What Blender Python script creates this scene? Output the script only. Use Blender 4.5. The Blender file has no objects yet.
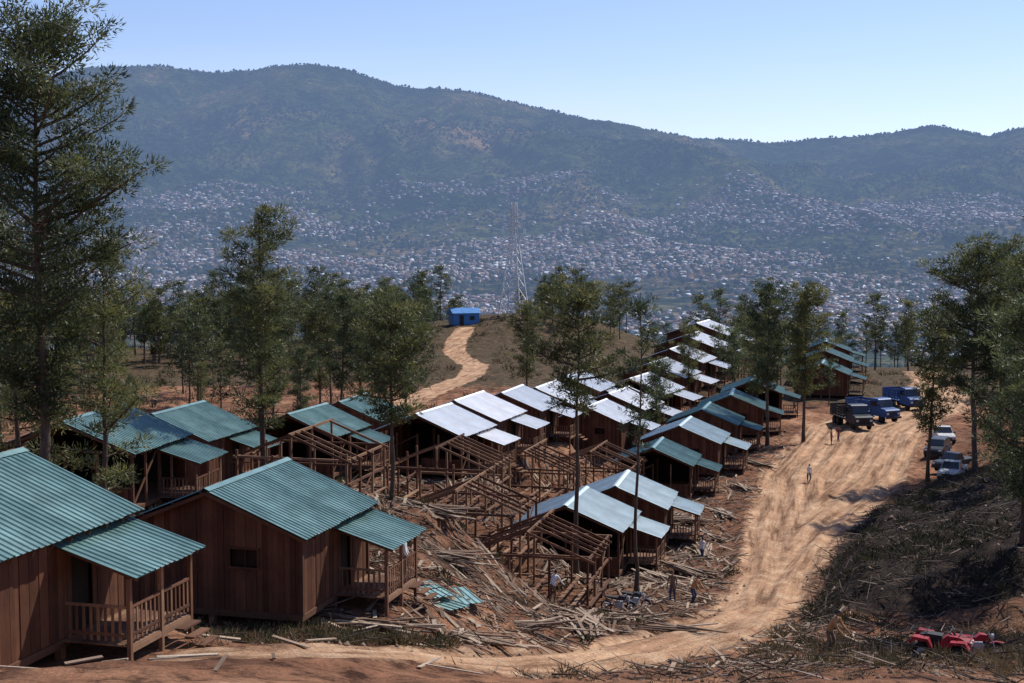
import bpy, math, random
import numpy as np
from mathutils import Vector, Matrix, Euler
random.seed(7); RNG=np.random.default_rng(7)
scene=bpy.context.scene; COL=scene.collection

# ---------------------------------------------------------------- noise
_tabs={}
def vnoise(x,y,seed=0):
    if seed not in _tabs: _tabs[seed]=np.random.default_rng(1000+seed).random((256,256))
    T=_tabs[seed]; x=np.asarray(x,float); y=np.asarray(y,float)
    xi=np.floor(x).astype(int); yi=np.floor(y).astype(int); fx=x-xi; fy=y-yi
    fx=fx*fx*(3-2*fx); fy=fy*fy*(3-2*fy)
    a=T[xi%256,yi%256]; b=T[(xi+1)%256,yi%256]; c=T[xi%256,(yi+1)%256]; d=T[(xi+1)%256,(yi+1)%256]
    return (a*(1-fx)+b*fx)*(1-fy)+(c*(1-fx)+d*fx)*fy
def fbm(x,y,o=4,seed=0):
    s=0;a=.5;n=0
    for i in range(o):
        s=s+a*vnoise(x*2**i+13.7*i,y*2**i+7.1*i,seed+i); n+=a; a*=.5
    return s/n-.5
def ridged(x,y,o=4,seed=0):
    s=0;a=.5;n=0
    for i in range(o):
        s=s+a*(1-np.abs(2*vnoise(x*2**i+3.7*i,y*2**i+9.1*i,seed+i)-1)); n+=a; a*=.5
    return s/n
def sstep(t):
    t=np.clip(t,0,1); return t*t*(3-2*t)

# ---------------------------------------------------------------- houses layout (world metres, eye level z=0)
# x, y, rot(deg), ground depth, kind, scale
H=[(-14.4,35.7,15,10.7,'teal',1),(-9.4,50.2,15,13.3,'teal',1),
(-21.6,73,12,14.2,'tealopen',1.06),(-20.3,86,12,15.4,'teal',1),(-13.9,96,14,16.5,'tealopen',.92),(-12.6,112,14,17.7,'teal',.95),
(-5.7,103,17,17.6,'zincopen',1),(-3.5,115,18,18.2,'zinc',1.05),(0.0,130,18,19.3,'zinc',1.05),(3.4,142,18,20.3,'zincopen',1.1),(8.2,137,18,21.3,'zinc',1),
(11.4,151,20,21.9,'zinc',1.1),(14.9,165,20,22.0,'zincopen',1.18),(18.6,180,20,21.8,'zinc',1.25),(22.9,197,20,21.6,'zinc',1.3),(27.1,214,20,21.2,'zinc',1.38),(31.3,233,20,20.8,'zinc',1.45),
(7.0,160,20,21.0,'zinc',1.1),
(4.1,90,14,21.6,'palepen',1),(7.8,100,14,22.2,'pale',1),(12.6,122,14,22.8,'tealopen',.95),(16.3,133,16,22.7,'pale',1.05),
(19.9,145,14,22.6,'teal',1),(24.3,156,14,22.4,'teal',1),(28.8,169,14,22.2,'tealopen',1),
(46,208,14,22.2,'teal',1.1),(50,226,14,22.3,'teal',1.1),(42,191,14,22.2,'teal',1)]
FR=[(-2.4,82,14,18.9),(1.6,77,14,20.2),(-25.5,62,12,13.9),(-4.0,91,14,17.9),(1.8,107,16,20.6),(7.2,117,16,22.2),(-11.2,79,14,15.3)]

ROADC=np.array([(-30,24),(-12,29.5),(-7,33),(-2,40),(3,50),(8.6,61),(12.6,72),(16.6,88),(21.5,106),(29.5,130),(39.5,158),(54,182),(64,212),(70,245)],float)
ROADW=np.array([1.6,1.6,1.7,1.9,2.2,2.3,1.9,2.0,3.4,6.0,6.0,4.6,3.0,2.6])
TRK=np.array([(-22,140),(-14,160),(-8.8,186),(-6.0,200),(-5.4,216),(-7.6,232),(-10.2,247),(-10.4,264),(-9.3,282)],float)
def polydist(x,y,P,Wd=None):
    x=np.asarray(x,float);y=np.asarray(y,float)
    best=np.full(x.shape,1e9)
    for i in range(len(P)-1):
        a=P[i];b=P[i+1];d=b-a;L=(d**2).sum()
        t=np.clip(((x-a[0])*d[0]+(y-a[1])*d[1])/L,0,1)
        dd=np.hypot(x-(a[0]+t*d[0]),y-(a[1]+t*d[1]))
        if Wd is not None: dd=dd-(Wd[i]+(Wd[i+1]-Wd[i])*t)
        best=np.minimum(best,dd)
    return best
LY=[-40,0,14,28,36,46,60,72,83,90,105,130,160,200,240,280,310,350,420]
LD=[0,1.7,5.2,9.0,10.9,13.3,13.9,14.4,15.6,16.3,17.6,19.3,20.7,21.3,22.3,24,26,30,50]
RY=[-40,0,14,28,36,45,54,65,75,90,110,130,160,200,230,260,300,350,420]
RD=[0,1.7,5.4,9.3,11.7,14.3,16.3,18.3,20,21.7,22.7,22.8,22.1,22,22.5,25,31,40,58]
RXY=[30,61,72,88,106,130,158,180,210]; RXX=[0,8.6,12.6,16.6,21.5,29.5,40,54,64]
def groundD(x,y,noise=True):
    x=np.asarray(x,float);y=np.asarray(y,float)
    DL=np.interp(y,LY,LD); DR=np.interp(y,RY,RD)
    xc=np.interp(y,[40,60,90,115,130,145,200,300],[-2,-1,-1,3,5,8,22,30]); w=np.interp(y,[40,120,200,300],[8,9,20,40])
    t=sstep((x-xc)/w+.5); D=DL*(1-t)+DR*t
    D=D-8.3*np.exp(-((x-3)/38)**2-((y-305)/42)**2)
    rx=np.interp(y,RXY,RXX); hw=np.interp(y,[60,90,130,180],[3,3.2,9.5,12])
    D=D-2.0*sstep((x-rx-hw)/3)*sstep((y-62)/8)*(1-sstep((y-112)/12))-3.4*sstep((x-rx-hw)/18)*sstep((y-58)/15)
    D=D+ (fbm(x/40,y/40,3,60))*3*sstep((y-120)/100)
    rd=polydist(x,y,ROADC,ROADW); onr=1-sstep(rd/2.0)
    if noise:
        n=fbm(x/7,y/7,4,20)*1.0+fbm(x/1.6,y/1.6,3,30)*.4
        n=n+ (ridged(x/3.2,y/3.2,4,45)-.5)*.8*(1-sstep((np.abs(x-3)-7)/6))*sstep((y-55)/10)*(1-sstep((y-125)/15))
        n=n+ (ridged(x/4,y/4,3,40)-.5)*1.3*sstep((x-rx-hw)/3)*sstep((y-50)/10)
        D=D-n*(1-.85*onr)
        D=D+ onr*(.2*(vnoise(rd*1.3,y*.09,50)-.5)+.12*np.cos(rd*3.6+1.5*vnoise(x*.1,y*.1,52))+.12*fbm(x/1.3,y/2.5,3,54))
    for (hx,hy,r,hd,*k) in H+FR:
        d=np.hypot(x-hx,y-hy); k=1-sstep((d-4.3)/3.2); D=D*(1-k)+(hd+ (0.05*fbm(x,y,2,5) if noise else 0))*k
    return D
def gz(x,y): return float(-groundD(np.array([x]),np.array([y]))[0])

# ---------------------------------------------------------------- materials
def nmat(name):
    m=bpy.data.materials.new(name); m.use_nodes=True; nt=m.node_tree; nt.nodes.clear()
    return m,nt
def N(nt,t,**k):
    n=nt.nodes.new(t)
    for a,b in k.items():
        if a in n.inputs: n.inputs[a].default_value=b
        else: setattr(n,a,b)
    return n
def ramp(nt,fac,stops):
    r=nt.nodes.new('ShaderNodeValToRGB'); e=r.color_ramp.elements
    while len(e)<len(stops): e.new(.5)
    for i,(p,c) in enumerate(stops): e[i].position=p; e[i].color=(*c,1)
    nt.links.new(fac,r.inputs[0]); return r.outputs[0]
def noise(nt,scale,detail=6,rough=.6,coord=None,sc=None):
    n=N(nt,'ShaderNodeTexNoise',Scale=scale,Detail=detail,Roughness=rough)
    if coord is None: coord=N(nt,'ShaderNodeTexCoord').outputs['Object']
    if sc:
        mp=N(nt,'ShaderNodeMapping'); mp.inputs['Scale'].default_value=sc; nt.links.new(coord,mp.inputs[0]); coord=mp.outputs[0]
    nt.links.new(coord,n.inputs['Vector']); return n.outputs[0]
def mixc(nt,f,a,b,mode='MIX'):
    m=nt.nodes.new('ShaderNodeMix'); m.data_type='RGBA'; m.blend_type=mode
    for s,v in ((m.inputs[0],f),(m.inputs[6],a),(m.inputs[7],b)):
        if isinstance(v,(int,float)): s.default_value=v
        elif isinstance(v,tuple): s.default_value=(*v,1)
        else: nt.links.new(v,s)
    return m.outputs[2]
def math_(nt,op,a,b=0,c=0,clamp=False):
    m=nt.nodes.new('ShaderNodeMath'); m.operation=op; m.use_clamp=clamp
    for i,v in enumerate((a,b,c)):
        if isinstance(v,(int,float)): m.inputs[i].default_value=v
        else: nt.links.new(v,m.inputs[i])
    return m.outputs[0]
def finish(nt,col,rough=.8,metal=0,bump=None,bs=.3,bd=.05,trans=None,spec=.3):
    p=N(nt,'ShaderNodeBsdfPrincipled'); o=N(nt,'ShaderNodeOutputMaterial')
    if isinstance(col,tuple): p.inputs['Base Color'].default_value=(*col,1)
    else: nt.links.new(col,p.inputs['Base Color'])
    if isinstance(rough,(int,float)): p.inputs['Roughness'].default_value=rough
    else: nt.links.new(rough,p.inputs['Roughness'])
    p.inputs['Metallic'].default_value=metal; p.inputs['Specular IOR Level'].default_value=spec
    if bump is not None:
        b=N(nt,'ShaderNodeBump',Strength=bs,Distance=bd); nt.links.new(bump,b.inputs['Height']); nt.links.new(b.outputs[0],p.inputs['Normal'])
    sh=p.outputs[0]
    if trans is not None:
        t=N(nt,'ShaderNodeBsdfTranslucent'); 
        if isinstance(col,tuple): t.inputs[0].default_value=(*col,1)
        else: nt.links.new(col,t.inputs[0])
        mx=N(nt,'ShaderNodeMixShader'); mx.inputs[0].default_value=trans
        nt.links.new(sh,mx.inputs[1]); nt.links.new(t.outputs[0],mx.inputs[2]); sh=mx.outputs[0]
    nt.links.new(sh,o.inputs[0]); return p
def tint(nt): return N(nt,'ShaderNodeAttribute',attribute_name='tint').outputs['Fac']

def wood(name,a,b,c,gs=(6,6,.6),gl=.6,gh=1.12):
    m,nt=nmat(name); t=tint(nt); col=ramp(nt,t,[(0,a),(.5,b),(1,c)])
    g=noise(nt,4,8,.7,sc=gs); g2=ramp(nt,g,[(.3,(gl,gl,gl)),(.7,(gh,gh,gh))])
    big=ramp(nt,noise(nt,.7,4,.6),[(.3,(.62,.62,.64)),(.7,(1.14,1.12,1.08))])
    col=mixc(nt,1,col,g2,'MULTIPLY'); col=mixc(nt,1,col,big,'MULTIPLY')
    finish(nt,col,.8,0,g,.4,.01,spec=.2); return m
M={}
M['wall']=wood('wall_planks',(.1,.04,.022),(.135,.055,.03),(.19,.084,.045),gl=.7)
M['frame']=wood('lumber_wood',(.12,.056,.034),(.22,.11,.063),(.36,.21,.125))
M['lumber']=wood('sawn_lumber',(.15,.095,.065),(.33,.225,.155),(.58,.46,.34))
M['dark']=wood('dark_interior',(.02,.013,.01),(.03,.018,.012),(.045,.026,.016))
def metal_roof(name,a,b,rough,met,dirt=.75):
    m,nt=nmat(name); t=tint(nt); col=mixc(nt,t,a,b)
    oi=N(nt,'ShaderNodeObjectInfo').outputs['Random']
    v=ramp(nt,oi,[(0,(.84,.88,.92)),(1,(1.12,1.1,1.09))]); col=mixc(nt,1,col,v,'MULTIPLY')
    n=noise(nt,1.2,6,.65); d=ramp(nt,n,[(.33,(dirt,dirt*.97,dirt*.93)),(.6,(1,1,1))]); col=mixc(nt,1,col,d,'MULTIPLY')
    r=math_(nt,'MULTIPLY_ADD',n,.3,rough-.15)
    finish(nt,col,r,met,n,.1,.01,spec=.5); return m
M['teal']=metal_roof('green_roof_sheet',(.125,.235,.22),(.21,.345,.32),.34,.3,.75)
M['pale']=metal_roof('weathered_roof_sheet',(.5,.61,.62),(.62,.72,.73),.4,.15,.85)  # paler, greyer base colour than the green sheet
M['zinc']=metal_roof('zinc_roof_sheet',(.8,.83,.86),(.9,.92,.93),.45,.05,.9)  # near-white zinc; sun gleam of the metal roofs painted into the base colour
M['blue']=metal_roof('blue_sheet',(.05,.2,.5),(.07,.28,.6),.5,.1)
M['sheetp']=metal_roof('stacked_green_sheet',(.25,.42,.38),(.36,.52,.48),.45,.1)
def simple(name,c,r=.6,me=0,var=.25,sc=3,spec=.3):
    m,nt=nmat(name); n=noise(nt,sc,5,.6); lo=tuple(x*(1-var) for x in c); hi=tuple(min(1,x*(1+var)) for x in c)
    finish(nt,ramp(nt,n,[(.3,lo),(.7,hi)]),r,me,n,.1,.01,spec=spec); return m
M['tyre']=simple('tyre_rubber',(.02,.02,.02),.9); M['steel']=simple('galvanised_steel',(.45,.46,.48),.5,.3)
M['glass']=simple('vehicle_glass',(.02,.025,.03),.08,0,.1,spec=.8)
M['bluepaint']=simple('blue_truck_paint',(.03,.09,.25),.5,0,.4); M['greypaint']=simple('dark_vehicle_paint',(.035,.04,.05),.4)
M['whitepaint']=simple('white_vehicle_paint',(.5,.5,.48),.45); M['redpaint']=simple('red_vehicle_paint',(.33,.02,.03),.5,0,.5)
M['lamp']=simple('headlamp_lens',(.6,.6,.58),.2); M['black']=simple('black_plastic',(.03,.03,.03),.6)
M['towerwhite']=simple('tower_galvanised_steel',(.62,.63,.65),.5); M['insul']=simple('insulator_glass',(.88,.9,.9),.3)
M['skin']=simple('skin',(.28,.15,.09),.6); M['hair']=simple('hair',(.02,.015,.012),.7)
M['tan']=simple('tan_cloth',(.5,.26,.11),.9); M['khaki']=simple('khaki_cloth',(.2,.13,.08),.9); M['whitecloth']=simple('white_cloth',(.7,.7,.68),.9); M['jeans']=simple('denim',(.05,.07,.13),.9)
M['redcloth']=simple('red_cloth',(.3,.06,.04),.9)
m,nt=nmat('pine_bark'); n=noise(nt,5,8,.7,sc=(1,1,.3)); finish(nt,ramp(nt,n,[(.3,(.045,.03,.022)),(.7,(.15,.105,.075))]),.95,0,n,.8,.04); M['bark']=m
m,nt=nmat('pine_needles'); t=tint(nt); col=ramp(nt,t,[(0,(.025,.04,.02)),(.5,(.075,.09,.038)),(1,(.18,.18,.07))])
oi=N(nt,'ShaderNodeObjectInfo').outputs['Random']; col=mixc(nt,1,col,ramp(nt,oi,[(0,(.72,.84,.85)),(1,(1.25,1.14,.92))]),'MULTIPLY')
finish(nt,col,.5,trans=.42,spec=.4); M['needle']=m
m,nt=nmat('dry_foliage'); t=tint(nt); col=ramp(nt,t,[(0,(.02,.02,.012)),(.4,(.06,.06,.026)),(.7,(.14,.1,.05)),(1,(.27,.18,.1))]); finish(nt,col,.8,trans=.25); M['dry']=m
m,nt=nmat('stone'); t=tint(nt); n=noise(nt,6,6,.6); col=mixc(nt,1,ramp(nt,t,[(0,(.12,.07,.045)),(1,(.45,.32,.23))]),ramp(nt,n,[(.3,(.7,.7,.7)),(.7,(1.1,1.1,1.1))]),'MULTIPLY'); finish(nt,col,.95,0,n,.5,.05); M['stone']=m
m,nt=nmat('dead_wood'); t=tint(nt); finish(nt,ramp(nt,t,[(0,(.02,.014,.011)),(.6,(.085,.058,.042)),(1,(.3,.23,.18))]),.95); M['deadwood']=m
# ground
m,nt=nmat('ground_dirt'); a=N(nt,'ShaderNodeAttribute',attribute_name='mask'); sep=N(nt,'ShaderNodeSeparateColor'); nt.links.new(a.outputs['Color'],sep.inputs[0])
road,dk,gr=sep.outputs[0],sep.outputs[1],sep.outputs[2]; rdist=a.outputs['Alpha']
n1=noise(nt,.16,8,.62); n2=noise(nt,1.3,8,.7); n3=noise(nt,9,6,.75)
dirt=ramp(nt,n1,[(.3,(.13,.062,.037)),(.48,(.25,.12,.068)),(.6,(.38,.195,.11)),(.75,(.48,.285,.175))])
det=ramp(nt,n2,[(.37,(.2,.18,.17)),(.5,(.92,.9,.9)),(.7,(1.35,1.3,1.25))]); dirt=mixc(nt,.9,dirt,det,'MULTIPLY')
fine=ramp(nt,n3,[(.35,(.45,.43,.41)),(.55,(1.1,1.1,1.1))])
n4=noise(nt,.5,7,.7)
rdc=ramp(nt,n4,[(.3,(.35,.19,.11)),(.5,(.49,.3,.185)),(.7,(.63,.44,.29))])
cb=N(nt,'ShaderNodeCombineXYZ'); geo=N(nt,'ShaderNodeNewGeometry'); spx=N(nt,'ShaderNodeSeparateXYZ'); nt.links.new(geo.outputs['Position'],spx.inputs[0])
nt.links.new(math_(nt,'MULTIPLY',rdist,1.6),cb.inputs[0]); nt.links.new(math_(nt,'MULTIPLY',spx.outputs[1],.11),cb.inputs[1]); nt.links.new(math_(nt,'MULTIPLY',spx.outputs[0],.05),cb.inputs[2])
nr=noise(nt,1,8,.7,coord=cb.outputs[0]); rdc=mixc(nt,.9,rdc,ramp(nt,nr,[(.38,(.38,.32,.27)),(.5,(.95,.93,.9)),(.64,(1.35,1.32,1.25))]),'MULTIPLY')
rf=math_(nt,'ADD',road,math_(nt,'MULTIPLY_ADD',n2,1.6,-.8)); rf=math_(nt,'ADD',rf,math_(nt,'MULTIPLY_ADD',n4,.9,-.45)); rf=ramp(nt,rf,[(.3,(0,0,0)),(.75,(1,1,1))])
darkc=ramp(nt,n2,[(.3,(.01,.008,.007)),(.55,(.042,.029,.023)),(.72,(.13,.085,.06))])
df=math_(nt,'ADD',dk,math_(nt,'MULTIPLY_ADD',n1,1.0,-.5)); df=ramp(nt,df,[(.4,(0,0,0)),(.6,(1,1,1))])
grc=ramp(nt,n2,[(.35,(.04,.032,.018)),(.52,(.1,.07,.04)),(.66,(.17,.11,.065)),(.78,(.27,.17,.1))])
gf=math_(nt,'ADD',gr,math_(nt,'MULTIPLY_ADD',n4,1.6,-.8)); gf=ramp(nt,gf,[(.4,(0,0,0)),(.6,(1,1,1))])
c=mixc(nt,gf,dirt,grc); c=mixc(nt,df,c,darkc); c=mixc(nt,rf,c,rdc); c=mixc(nt,.7,c,fine,'MULTIPLY')
hb=math_(nt,'ADD',math_(nt,'MULTIPLY',n2,1.0),math_(nt,'MULTIPLY',n3,.35))
finish(nt,c,.95,0,hb,.9,.3,spec=.1); M['ground']=m
# distance haze painted as bluish emission in the materials, growing northward along the valley
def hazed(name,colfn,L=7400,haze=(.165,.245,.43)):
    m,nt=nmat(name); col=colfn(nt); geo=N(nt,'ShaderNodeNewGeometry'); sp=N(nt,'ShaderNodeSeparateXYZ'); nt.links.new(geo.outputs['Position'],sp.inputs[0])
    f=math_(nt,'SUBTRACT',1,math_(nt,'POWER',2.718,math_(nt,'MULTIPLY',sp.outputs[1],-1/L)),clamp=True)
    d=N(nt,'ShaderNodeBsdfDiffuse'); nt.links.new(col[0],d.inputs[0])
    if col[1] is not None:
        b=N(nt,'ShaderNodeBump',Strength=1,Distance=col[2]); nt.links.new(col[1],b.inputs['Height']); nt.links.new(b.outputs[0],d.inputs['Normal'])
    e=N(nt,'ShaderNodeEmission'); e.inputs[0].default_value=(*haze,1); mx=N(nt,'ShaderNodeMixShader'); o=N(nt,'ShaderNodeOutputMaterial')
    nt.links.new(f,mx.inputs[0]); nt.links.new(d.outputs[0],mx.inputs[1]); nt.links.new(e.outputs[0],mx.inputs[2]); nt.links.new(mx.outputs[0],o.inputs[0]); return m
def vcol(nt):
    geo=N(nt,'ShaderNodeNewGeometry').outputs['Position']
    a=noise(nt,.0014,9,.66,coord=geo); b=noise(nt,.014,9,.75,coord=geo); c2=noise(nt,.05,4,.7,coord=geo)
    base=ramp(nt,a,[(.36,(.025,.055,.014)),(.47,(.07,.11,.03)),(.55,(.15,.155,.055)),(.63,(.3,.22,.11)),(.74,(.46,.31,.17))])
    sp=N(nt,'ShaderNodeSeparateXYZ'); nt.links.new(geo,sp.inputs[0]); band=math_(nt,'SUBTRACT',1,math_(nt,'DIVIDE',math_(nt,'ABSOLUTE',math_(nt,'SUBTRACT',sp.outputs[1],3900)),2000),clamp=True)
    urb=ramp(nt,b,[(.35,(.025,.04,.02)),(.52,(.08,.08,.045)),(.66,(.28,.21,.15))]); base=mixc(nt,math_(nt,'MULTIPLY',band,.75),base,urb)
    det=ramp(nt,b,[(.36,(.2,.26,.24)),(.5,(1,1,1)),(.66,(2.4,2.1,1.7))]); c=mixc(nt,.9,base,det,'MULTIPLY')
    c=mixc(nt,.8,c,ramp(nt,c2,[(.4,(.4,.45,.45)),(.6,(1.6,1.55,1.4))]),'MULTIPLY')
    return c,math_(nt,'ADD',b,math_(nt,'MULTIPLY',c2,.3)),60
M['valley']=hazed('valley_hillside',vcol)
def tcol(nt):
    t=tint(nt); return ramp(nt,t,[(0,(.1,.065,.045)),(.25,(.24,.14,.09)),(.45,(.33,.27,.23)),(.62,(.46,.44,.42)),(.8,(.68,.69,.7)),(1,(.9,.9,.9))]),None,0
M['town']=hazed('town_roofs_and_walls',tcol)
def fcol(nt):
    t=tint(nt); return ramp(nt,t,[(0,(.015,.03,.012)),(1,(.06,.085,.033))]),None,0
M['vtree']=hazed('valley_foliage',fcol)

# ---------------------------------------------------------------- mesh helpers
class MB:
    def __init__(s): s.v=[];s.f=[];s.m=[];s.t=[]
    def add(s,vs,fs,mi=0,t=None):
        b=len(s.v); s.v+= [tuple(v) for v in vs]
        t=random.random() if t is None else t
        for f in fs: s.f.append([b+i for i in f]); s.m.append(mi); s.t.append(t)
    def box(s,c,d,mi=0,t=None,R=None):
        vs=[Vector(((i&1)-.5,((i>>1)&1)-.5,((i>>2)&1)-.5)) for i in range(8)]
        vs=[Vector((v.x*d[0],v.y*d[1],v.z*d[2])) for v in vs]
        if R is not None: vs=[R@v for v in vs]
        s.add([v+Vector(c) for v in vs],[(0,2,3,1),(4,5,7,6),(0,1,5,4),(2,6,7,3),(0,4,6,2),(1,3,7,5)],mi,t)
    def beam(s,p,q,w=.1,h=.1,mi=0,t=None):
        p=Vector(p);q=Vector(q);d=q-p
        if d.length<1e-5:return
        R=d.to_track_quat('Y','Z').to_matrix(); s.box((p+q)/2,(w,d.length,h),mi,t,R)
    def tube(s,p,q,r0,r1,n=8,mi=0,t=None,cap=True):
        p=Vector(p);q=Vector(q);d=(q-p); R=d.to_track_quat('Z','Y').to_matrix(); vs=[]
        for c,r in ((p,r0),(q,r1)):
            for i in range(n):
                a=2*math.pi*i/n; vs.append(c+R@Vector((math.cos(a)*r,math.sin(a)*r,0)))
        fs=[(i,(i+1)%n,n+(i+1)%n,n+i) for i in range(n)]
        if cap: fs+= [tuple(range(n-1,-1,-1)),tuple(range(n,2*n))]
        s.add(vs,fs,mi,t)
    def prism(s,prof,x0,x1,mi=0,t=.5,inset=0):
        n=len(prof)
        zmin=min(p[1] for p in prof); zmax=max(p[1] for p in prof)
        k=lambda z: inset*(z-zmin)/(zmax-zmin) if inset else 0
        vs=[(x0+k(z),y,z) for y,z in prof]+[(x1-k(z),y,z) for y,z in prof]
        s.add(vs,[(i,(i+1)%n,n+(i+1)%n,n+i) for i in range(n)]+[tuple(range(n-1,-1,-1)),tuple(range(n,2*n))],mi,t)
    def mesh(s,name,mats,smooth=False):
        me=bpy.data.meshes.new(name); me.from_pydata(s.v,[],s.f)
        for m in mats: me.materials.append(m)
        me.polygons.foreach_set('material_index',s.m)
        at=me.attributes.new('tint','FLOAT','FACE'); at.data.foreach_set('value',s.t)
        if smooth: me.polygons.foreach_set('use_smooth',[True]*len(s.f))
        me.update(); return me
def obj(name,data,loc=(0,0,0),rz=0,parent=None,scale=None):
    o=bpy.data.objects.new(name,data); COL.objects.link(o); o.location=loc; o.rotation_euler=(0,0,rz)
    if parent: o.parent=parent
    if scale: o.scale=scale
    return o
def npmesh(name,V,F,mats,mi=None,tn=None,smooth=False,attr=None):
    me=bpy.data.meshes.new(name); V=np.asarray(V,np.float32); F=np.asarray(F,np.int32); k=F.shape[1]
    me.vertices.add(len(V)); me.vertices.foreach_set('co',V.ravel())
    me.loops.add(F.size); me.loops.foreach_set('vertex_index',F.ravel())
    me.polygons.add(len(F)); me.polygons.foreach_set('loop_start',np.arange(0,F.size,k,dtype=np.int32))
    for m in mats: me.materials.append(m)
    if mi is not None: me.polygons.foreach_set('material_index',np.asarray(mi,np.int32))
    if smooth: me.polygons.foreach_set('use_smooth',np.ones(len(F),bool))
    me.update(calc_edges=True)
    if tn is not None:
        a=me.attributes.new('tint','FLOAT','FACE'); a.data.foreach_set('value',np.asarray(tn,np.float32))
    if attr is not None:
        a=me.attributes.new('mask','FLOAT_COLOR','POINT'); a.data.foreach_set('color',attr.astype(np.float32).ravel())
    return me
def gridF(nx,ny):
    i=np.arange(nx-1)[None,:]; j=np.arange(ny-1)[:,None]; a=(j*nx+i).ravel(); return np.stack([a,a+1,a+1+nx,a+nx],1)

# ---------------------------------------------------------------- ground
xs=np.concatenate([np.linspace(-190,-45,80,endpoint=False),np.linspace(-45,60,440,endpoint=False),np.linspace(60,190,70)])
ys=np.concatenate([np.linspace(-40,24,40,endpoint=False),24+ (np.linspace(0,1,620)**1.45)*400])
X,Y=np.meshgrid(xs,ys); Dg=groundD(X,Y)
rd=polydist(X,Y,ROADC,ROADW); tr=polydist(X,Y,TRK)-1.4
road=np.maximum(1-sstep((rd+.6)/2.2),(1-sstep(tr/1.0))*1.3)
rx=np.interp(Y,RXY,RXX)
dark=sstep((X-rx-2.4)/1.5)*sstep((Y-61)/5)*(1-sstep((Y-112)/12))*(1-.25*sstep((X-rx-18)/8))
dark=np.maximum(dark,.42*sstep((X-rx-6)/5)*sstep((Y-40)/10))
dark=np.maximum(dark,.43*(np.abs(X-4)<16)*(Y>60)*(Y<120))
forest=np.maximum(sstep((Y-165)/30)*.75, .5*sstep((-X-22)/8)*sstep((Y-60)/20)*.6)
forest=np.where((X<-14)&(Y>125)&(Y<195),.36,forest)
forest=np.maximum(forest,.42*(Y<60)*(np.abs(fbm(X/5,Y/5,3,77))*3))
mask=np.stack([np.clip(road,0,1.3),dark,np.clip(forest,0,1),rd+10],-1)
V=np.stack([X,Y,-Dg],-1).reshape(-1,3)
obj('ground',npmesh('ground',V,gridF(len(xs),len(ys)),[M['ground']],smooth=True,attr=mask.reshape(-1,4)))

# ---------------------------------------------------------------- valley and mountains
RU=[-900,-300,0,60,100,160,215,260,320,350,400,470,520,600,640,700,760,800,850,880,930,960,985,1024,1300,1900]
RV=[150,110,88,78,70,68,76,71,67,72,88,93,106,124,130,140,142,140,138,134,126,130,137,127,110,140]
RXw=[(u-512)/1422*8500 for u in RU]; RZ=[(230-v)/1422*8500 for v in RV]
def valz(x,y):
    x=np.asarray(x,float);y=np.asarray(y,float)
    b=np.interp(y,[380,600,1000,1800,2600,3200,4000,5000,5800],[-52,-110,-180,-225,-212,-185,-128,-30,80])
    R=np.interp(x*8500/np.clip(y,8500,9e9),RXw,RZ)
    s=np.clip((y-5800)/2700,0,1); up=80+(R-80)*(s**1.2)
    z=np.where(y>5800,up,b); z=np.where(y>8500,R-(y-8500)*.35,z)
    amp=np.interp(y,[500,2500,4500,5600,6600,7800,8500,9500],[12,22,45,130,250,220,14,60])
    w=x+fbm(x/1300,y/1300,3,91)*1300
    z=z+(ridged(w/850,y/3400,5,90)-.62)*amp*1.8 + fbm(x/220,y/220,4,95)*np.interp(y,[500,5000,7000,8300,8500],[8,26,85,50,26])
    z=z+np.where(y>3500,1,0)*150*np.exp(-((y-6900-fbm(x/900,x*0,3,97)*900)/330)**2)*(.5+fbm(x/1200,y/9000,3,98))
    z=z+fbm(x/45,y/45,2,99)*14*sstep((y-5000)/2000)
    return z
xv=np.linspace(-6500,6500,640); yv=np.concatenate([np.linspace(385,2400,80,endpoint=False),np.linspace(2400,6000,170,endpoint=False),np.linspace(6000,8700,260,endpoint=False),np.linspace(8700,14000,25)])
X,Y=np.meshgrid(xv,yv); Z=valz(X,Y)
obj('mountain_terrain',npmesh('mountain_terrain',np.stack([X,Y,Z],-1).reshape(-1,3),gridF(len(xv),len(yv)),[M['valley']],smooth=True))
# town
n=150000; tx=RNG.uniform(-2500,2600,n); ty=2400+RNG.random(n)**.85*3900
uu=512+tx/ty*1422
den=fbm(tx/380,ty/380,5,110)*3.4+.5 - np.clip((ty-4500)/1600,0,1)*.5*(1-.35*(uu>300))
keep=(RNG.random(n)<np.clip(den,0.03,1)*.5)&(uu>-80)&(uu<1100); tx,ty=tx[keep],ty[keep]
tx=np.where(RNG.random(len(tx))<.5,np.round(tx/24)*24+RNG.normal(0,2.5,len(tx)),tx)
n=len(tx); tz=valz(tx,ty); w=RNG.uniform(3,6.6,n); l=RNG.uniform(4,9,n)*(1+1.8*(RNG.random(n)<.02)); h=RNG.uniform(3,6,n); an=fbm(tx/500,ty/500,2,111)*6+ (RNG.random(n)<.5)*1.57
base=np.array([(-1,-1,0),(1,-1,0),(1,1,0),(-1,1,0),(-1,-1,1),(1,-1,1),(1,1,1),(-1,1,1),(0,-1,1.45),(0,1,1.45)],float)
P=np.zeros((n,10,3)); bx=base[None,:,0]*w[:,None]; by=base[None,:,1]*l[:,None]; ca=np.cos(an)[:,None]; sa=np.sin(an)[:,None]
P[...,0]=tx[:,None]+bx*ca-by*sa; P[...,1]=ty[:,None]+bx*sa+by*ca; P[...,2]=tz[:,None]-2+base[None,:,2]*(h+2)[:,None]
tf=np.array([(0,1,5),(0,5,4),(1,2,6),(1,6,5),(2,3,7),(2,7,6),(3,0,4),(3,4,7),(4,5,8),(6,7,9),(5,6,9),(5,9,8),(7,4,8),(7,8,9)])
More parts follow.
